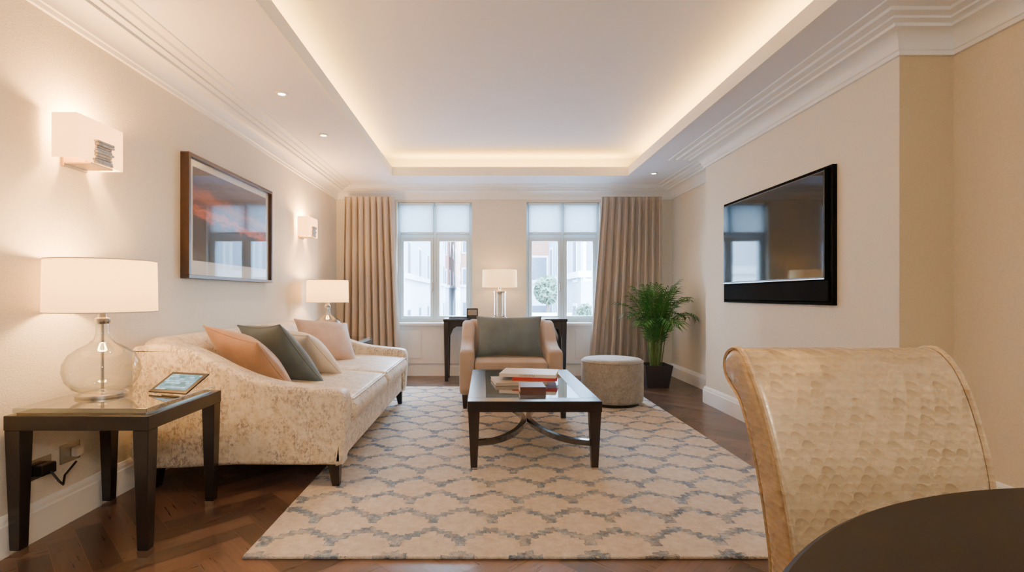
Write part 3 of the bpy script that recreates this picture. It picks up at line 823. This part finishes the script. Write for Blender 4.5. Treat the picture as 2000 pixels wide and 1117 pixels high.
# ---------------------------------------------------------------- picture
y0, y1, z0, z1 = 3.41, 4.755, 1.213, 2.06
t = thing('framed_picture', 'large framed sunset photograph on the wall above the sofa', 'picture', (XL, (y0+y1)/2, z0))
bm = BM(); f = .026; xa, xb = XL, XL+.06
box(bm, xa, xb, y0, y1, z0, z0+f); box(bm, xa, xb, y0, y1, z1-f, z1); box(bm, xa, xb, y0, y0+f, z0+f, z1-f); box(bm, xa, xb, y1-f, y1, z0+f, z1-f)
finish('frame', bm, m_frame, t, bevel=.003)
bm = BM(); box(bm, xa, xa+.03, y0+f, y1-f, z0+f, z1-f); finish('mount', bm, m_mat, t)
bm = BM(); box(bm, xa+.03, xa+.032, y0+f+.07, y1-f-.06, z0+f+.10, z1-f-.05); finish('print', bm, m_art, t)
bm = BM(); box(bm, xa+.035, xa+.037, y0+f, y1-f, z0+f, z1-f); finish('glazing', bm, m_picgl, t)

# ---------------------------------------------------------------- sconces
def sconce():
    y0, y1, z0, z1, xo = 2.374, 2.676, 1.743, 1.95, -1.892
    t = thing('wall_sconce', 'near wall sconce with cream box shade and silver bark ornament', 'wall light', (XL, 2.525, z0), 'box sconces on the left wall')
    bm = BM(); th = .003
    box(bm, xo-th, xo, y0, y1, z0, z1); box(bm, XL+.02, xo-th, y0, y0+th, z0, z1); box(bm, XL+.02, xo-th, y1-th, y1, z0, z1)
    finish('shade', bm, m_sconce, t)
    bm = BM(); box(bm, XL, XL+.015, 2.45, 2.60, 1.72, 1.86); finish('backplate', bm, m_brass, t, bevel=.003)
    bm = BM(); box(bm, XL+.015, xo+.005, 2.455, 2.60, 1.731, 1.740); finish('bracket', bm, m_brass, t, bevel=.002)
    bm = BM(); r = random.Random(3); z = 1.741
    while z < 1.85:
        h = r.uniform(.007, .015)
        box(bm, xo+.001, xo+r.uniform(.014, .024), 2.475+r.uniform(-.008, .008), 2.58+r.uniform(-.01, .01), z, z+h); z += h+.0015
    finish('ornament', bm, m_silver, t, bevel=.002)
    bm = BM(); lathe(bm, [(.01, 0), (.018, .02), (.018, .07), (.008, .09)], XL+.075, 2.525, 1.79, 16); finish('bulb', bm, m_bulb, t, smooth=True)
    bm = BM(); lathe(bm, [(.012, 0), (.012, .052)], XL+.075, 2.525, 1.738, 16); finish('lamp_holder', bm, m_brass, t, smooth=True)
    return t
sc_ = sconce()
dup(sc_, (XL, 5.64, 1.743), 'far wall sconce with cream box shade, near the left curtain')
for y in (2.525, 5.64): point((XL+.085, y, 1.90), 64, (1, .48, .14), .04)

# ---------------------------------------------------------------- downlights
for x, y, lb in ((-1.468, 3.70, 'recessed downlight in the left ceiling border, nearer of the two'), (-1.468, 4.66, 'recessed downlight in the left ceiling border, farther of the two'), (2.02, 6.12, 'recessed downlight in the ceiling corner above the palm')):
    t = thing('downlight', lb, 'ceiling light', (x, y, ZC-.006), 'recessed downlights')
    bm = BM(); lathe(bm, [(.028, -.004), (.042, -.004), (.045, 0), (.045, .006), (.028, .006)], x, y, ZC-.006, 28, cap=False); finish('ring', bm, m_trim, t, smooth=True)
    bm = BM(); lathe(bm, [(.0275, 0), (.0275, .004)], x, y, ZC-.006, 24); finish('lens', bm, m_lens, t)
def spot(x, y, e, ang=80):
    l = bpy.data.lights.new('downlight_or_fill_beam', 'SPOT'); l.energy = e; l.color = (1, .87, .70); l.spot_size = math.radians(ang); l.spot_blend = .8; l.shadow_soft_size = .03
    o = bpy.data.objects.new('downlight_or_fill_beam', l); C.objects.link(o); o.location = (x, y, ZC-.02)
for x, y, e in ((-1.468, 3.7, 24), (-1.468, 4.66, 24), (2.02, 6.12, 26), (-1.468, 2.74, 18), (-1.468, 1.78, 16), (2.1, 1.8, 20), (2.1, .8, 20), (-1.468, .8, 16)):  # spots that have no downlight ring are added as fill
    spot(x, y, e)
# fill light added behind the camera, no lamp hangs there
point((.6, -.9, 2.2), 76, (1, .93, .85), .15)

# cove lights lie on the soffit behind the lip
def strip(x, y, sx, sy, p):
    l = bpy.data.lights.new('cove_strip', 'AREA'); l.shape = 'RECTANGLE'; l.size = sx; l.size_y = sy; l.energy = p; l.color = (1, .50, .08)
    o = bpy.data.objects.new('cove_strip', l); C.objects.link(o); o.location = (x, y, ZC+.093); o.rotation_euler = (PI, 0, 0)
LY = OY1-OY0; LX = OX1-OX0; CY = (OY0+OY1)/2; CX = (OX0+OX1)/2
strip(OX0-.13, CY, .04, LY, 72); strip(OX1+.13, CY, .04, LY, 72)
strip(CX, OY1+.13, LX, .04, 31); strip(CX, OY0-.13, LX, .04, 31)

# ---------------------------------------------------------------- sockets
t = thing('wall_socket', 'brushed metal wall socket with white plug above the left baseboard', 'socket', (XL, 2.50, .28))
bm = BM(); box(bm, XL, XL+.008, 2.44, 2.56, .29, .38); finish('plate', bm, m_nickel, t, bevel=.002)
bm = BM(); box(bm, XL+.008, XL+.04, 2.50, 2.545, .31, .355); finish('plug', bm, m_white, t, bevel=.006)
t = thing('wall_socket', 'wall socket with black plug behind the side table leg', 'socket', (XL, 2.33, .28))
bm = BM(); box(bm, XL, XL+.008, 2.27, 2.39, .27, .36); finish('plate', bm, m_nickel, t, bevel=.002)
bm = BM(); box(bm, XL+.008, XL+.05, 2.29, 2.37, .285, .335); finish('plug', bm, m_blk, t, bevel=.006)
bm = BM(); tube(bm, [(XL+.055, 2.33, .30), (XL+.085, 2.34, .25), (XL+.07, 2.38, .22), (XL+.045, 2.42, .25), (XL+.06, 2.47, .30)], .005, 8)
tag(finish('power_cable', bm, m_blk, smooth=True), 'short black power cable looping below the wall sockets', 'cable')

# ---------------------------------------------------------------- outside
ZG = -2.2
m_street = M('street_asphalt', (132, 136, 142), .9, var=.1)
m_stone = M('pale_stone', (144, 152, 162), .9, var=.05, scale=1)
m_brick = M('red_brick', (148, 104, 92), .9, var=.12, scale=2)
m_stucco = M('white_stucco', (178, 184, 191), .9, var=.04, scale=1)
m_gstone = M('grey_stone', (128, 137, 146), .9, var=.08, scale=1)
m_dwin = M('dark_window_glass', (66, 78, 92), .3, var=.2)
m_tree = M('tree_leaf', (66, 84, 70), .8, var=.3, scale=3)
m_bark = M('tree_bark', (70, 62, 56), .9, var=.2)
bm = BM(); box(bm, -40, 40, 7.6, 110, ZG-.2, ZG); struct(finish('street_ground', bm, m_street))
def building(label, x0, x1, y0, y1, h, wm, front=None, right=None, left=None, base=None, ww=.9, wh=1.5):
    t = thing('building', label, 'building', ((x0+x1)/2, (y0+y1)/2, ZG))
    bm = BM(); box(bm, x0, x1, y0, y1, ZG, h); finish('wall', bm, wm, t)
    bm = BM(); box(bm, x0-.25, x1+.25, y0-.25, y1+.25, h, h+.35); box(bm, x0-.12, x1+.12, y0-.12, y1+.12, ZG+4.0, ZG+4.25); finish('cornice', bm, m_stucco, t)
    if base:
        bm = BM(); box(bm, x0-.02, x1+.02, y0-.02, y1+.02, ZG, ZG+4.0); finish('ground_storey', bm, base, t)
    def win(a, b):
        f = finish('window', a, m_stucco, t); finish('pane', b, m_dwin, f)
    for face, spec in (('f', front), ('r', right), ('l', left)):
        if not spec: continue
        cols, rows = spec
        for i in range(cols):
            for j in range(rows):
                zc = ZG+1.9+j*3.0
                if zc+1 > h: continue
                a = BM(); b = BM(); dp = .03
                if face == 'f':
                    c = x0+(x1-x0)*(i+.5)/cols
                    box(a, c-ww/2-.12, c+ww/2+.12, y0-dp, y0, zc-wh/2-.12, zc+wh/2+.12); box(b, c-ww/2, c+ww/2, y0-dp-.01, y0-dp, zc-wh/2, zc+wh/2)
                else:
                    c = y0+(y1-y0)*(i+.5)/cols; X, s = (x1, 1) if face == 'r' else (x0, -1)
                    p = sorted((X, X+s*dp)); q = sorted((X+s*dp, X+s*(dp+.01)))
                    box(a, p[0], p[1], c-ww/2-.12, c+ww/2+.12, zc-wh/2-.12, zc+wh/2+.12); box(b, q[0], q[1], c-ww/2, c+ww/2, zc-wh/2, zc+wh/2)
                win(a, b)
    return t
building('pale stone building lining left side of the street outside', -12, -3.4, 17, 44, 11, m_stone, right=(7, 4), base=m_stucco)
building('red brick building far down the street in the left window', -9, -3.4, 48, 70, 12, m_brick, front=(4, 4), right=(5, 4), base=m_stucco)
building('red brick building right of the street seen beside the pier', -2.2, 4.6, 46, 60, 10.5, m_brick, front=(5, 4), base=m_stucco)
building('red and white corner building in right window, behind the tree', 2.8, 5.2, 32, 40, 8.5, m_brick, front=(2, 3), left=(3, 3), base=m_stucco)
building('grey stone building with tall windows in right window', 3.75, 9.5, 20, 30, 10, m_gstone, front=(5, 3), left=(4, 3), ww=.75, wh=1.9)
building('white rendered building closing the end of the street outside', -14, 14, 85, 95, 8, m_stucco, front=(10, 3))
t = thing('balustrade', 'white stone balustrade across the road in right window', 'balustrade', (1.9, 16, ZG))
bm = BM(); box(bm, 1.2, 2.7, 15.9, 16.1, .42, .55); box(bm, 1.2, 2.7, 15.9, 16.1, ZG, -.1); finish('rail', bm, m_stucco, t)
for k in range(7):
    bm = BM(); lathe(bm, [(.06, -.1), (.09, .05), (.05, .2), (.05, .33), (.08, .42)], 1.3+k*.2, 16, 0, 12); finish('baluster', bm, m_stucco, t, smooth=True)
def tree(label, x, y, h, r, seed):
    rnd = random.Random(seed); t = thing('tree', label, 'tree', (x, y, ZG))
    bm = BM(); tube(bm, [(x, y, ZG), (x+.05, y, ZG+h*.5), (x, y, ZG+h)], [.12, .09, .05]); finish('trunk', bm, m_bark, t, smooth=True)
    bm = BM()
    for k in range(900):
        a = rnd.uniform(0, 2*PI); b = math.acos(rnd.uniform(-1, 1)); q = r*rnd.uniform(.4, 1)**.6
        p = Vector((x+q*math.sin(b)*math.cos(a), y+q*math.sin(b)*math.sin(a), ZG+h+q*math.cos(b)*1.1))
        d = Vector((rnd.uniform(-1, 1), rnd.uniform(-1, 1), rnd.uniform(-1, 1))).normalized(); e_ = d.orthogonal().normalized()
        bm.faces.new([bm.verts.new(p+v) for v in (d*.16, e_*.08, -d*.16, -e_*.08)])
    finish('crown', bm, m_tree, t)
tree('leafy green street tree seen through right window', 2.5, 20.5, 3.5, .5, 1)
tree('small green tree beside the grey stone building outside', 3.45, 17.5, 2.6, .32, 2)
def car(label, x, y, col):
    t = thing('car', label, 'car', (x, y, ZG)); z = ZG
    bm = BM(); rprism(bm, [(y-2.1, z+.3), (y+2.1, z+.3), (y+2.1, z+.8), (y+1.3, z+.9), (y+.8, z+1.4), (y-1.0, z+1.42), (y-1.9, z+.95), (y-2.1, z+.85)], 'x', x-.85, x+.85, .08, 3); finish('body', bm, col, t, smooth=True)
    bm = BM(); box(bm, x-.7, x+.7, y-1.62, y-1.45, z+.98, z+1.25); finish('rear_window', bm, m_dwin, t)
    for a in (-.8, .8):
        for b in (-1.3, 1.3):
            bm = BM(); rprism(bm, [(y+b+.32*math.cos(k*PI/10), z+.32+.32*math.sin(k*PI/10)) for k in range(20)], 'x', x+a-.1, x+a+.1, .02, 2); finish('wheel', bm, m_blk, t)
car('dark parked car on the street outside the left window', -1.95, 33, m_pot)
car('white parked car farther along the street outside', -2.0, 40, m_stucco)

# ---------------------------------------------------------------- sky, camera
wd = bpy.data.worlds.new('sky'); SC.world = wd; wd.use_nodes = True
nt = wd.node_tree; bg = nt.nodes['Background']
tc = nt.nodes.new('ShaderNodeTexCoord'); sp = nt.nodes.new('ShaderNodeSeparateXYZ'); rp = nt.nodes.new('ShaderNodeValToRGB')
nt.links.new(tc.outputs['Generated'], sp.inputs[0]); nt.links.new(sp.outputs[2], rp.inputs[0]); nt.links.new(rp.outputs[0], bg.inputs[0])
rp.color_ramp.elements[0].color = (.66, .85, 1, 1); rp.color_ramp.elements[1].color = (.46, .69, 1, 1)
bg.inputs[1].default_value = 88

cam = bpy.data.cameras.new('camera'); co = bpy.data.objects.new('camera', cam); C.objects.link(co)
co.location = (0, 0, 1.1); co.rotation_euler = (PI/2, 0, 0)
cam.sensor_fit = 'HORIZONTAL'; cam.sensor_width = 36; cam.lens = 18.0
cam.shift_x = .0265; cam.shift_y = .009; cam.clip_start = .02; cam.clip_end = 300
SC.camera = co
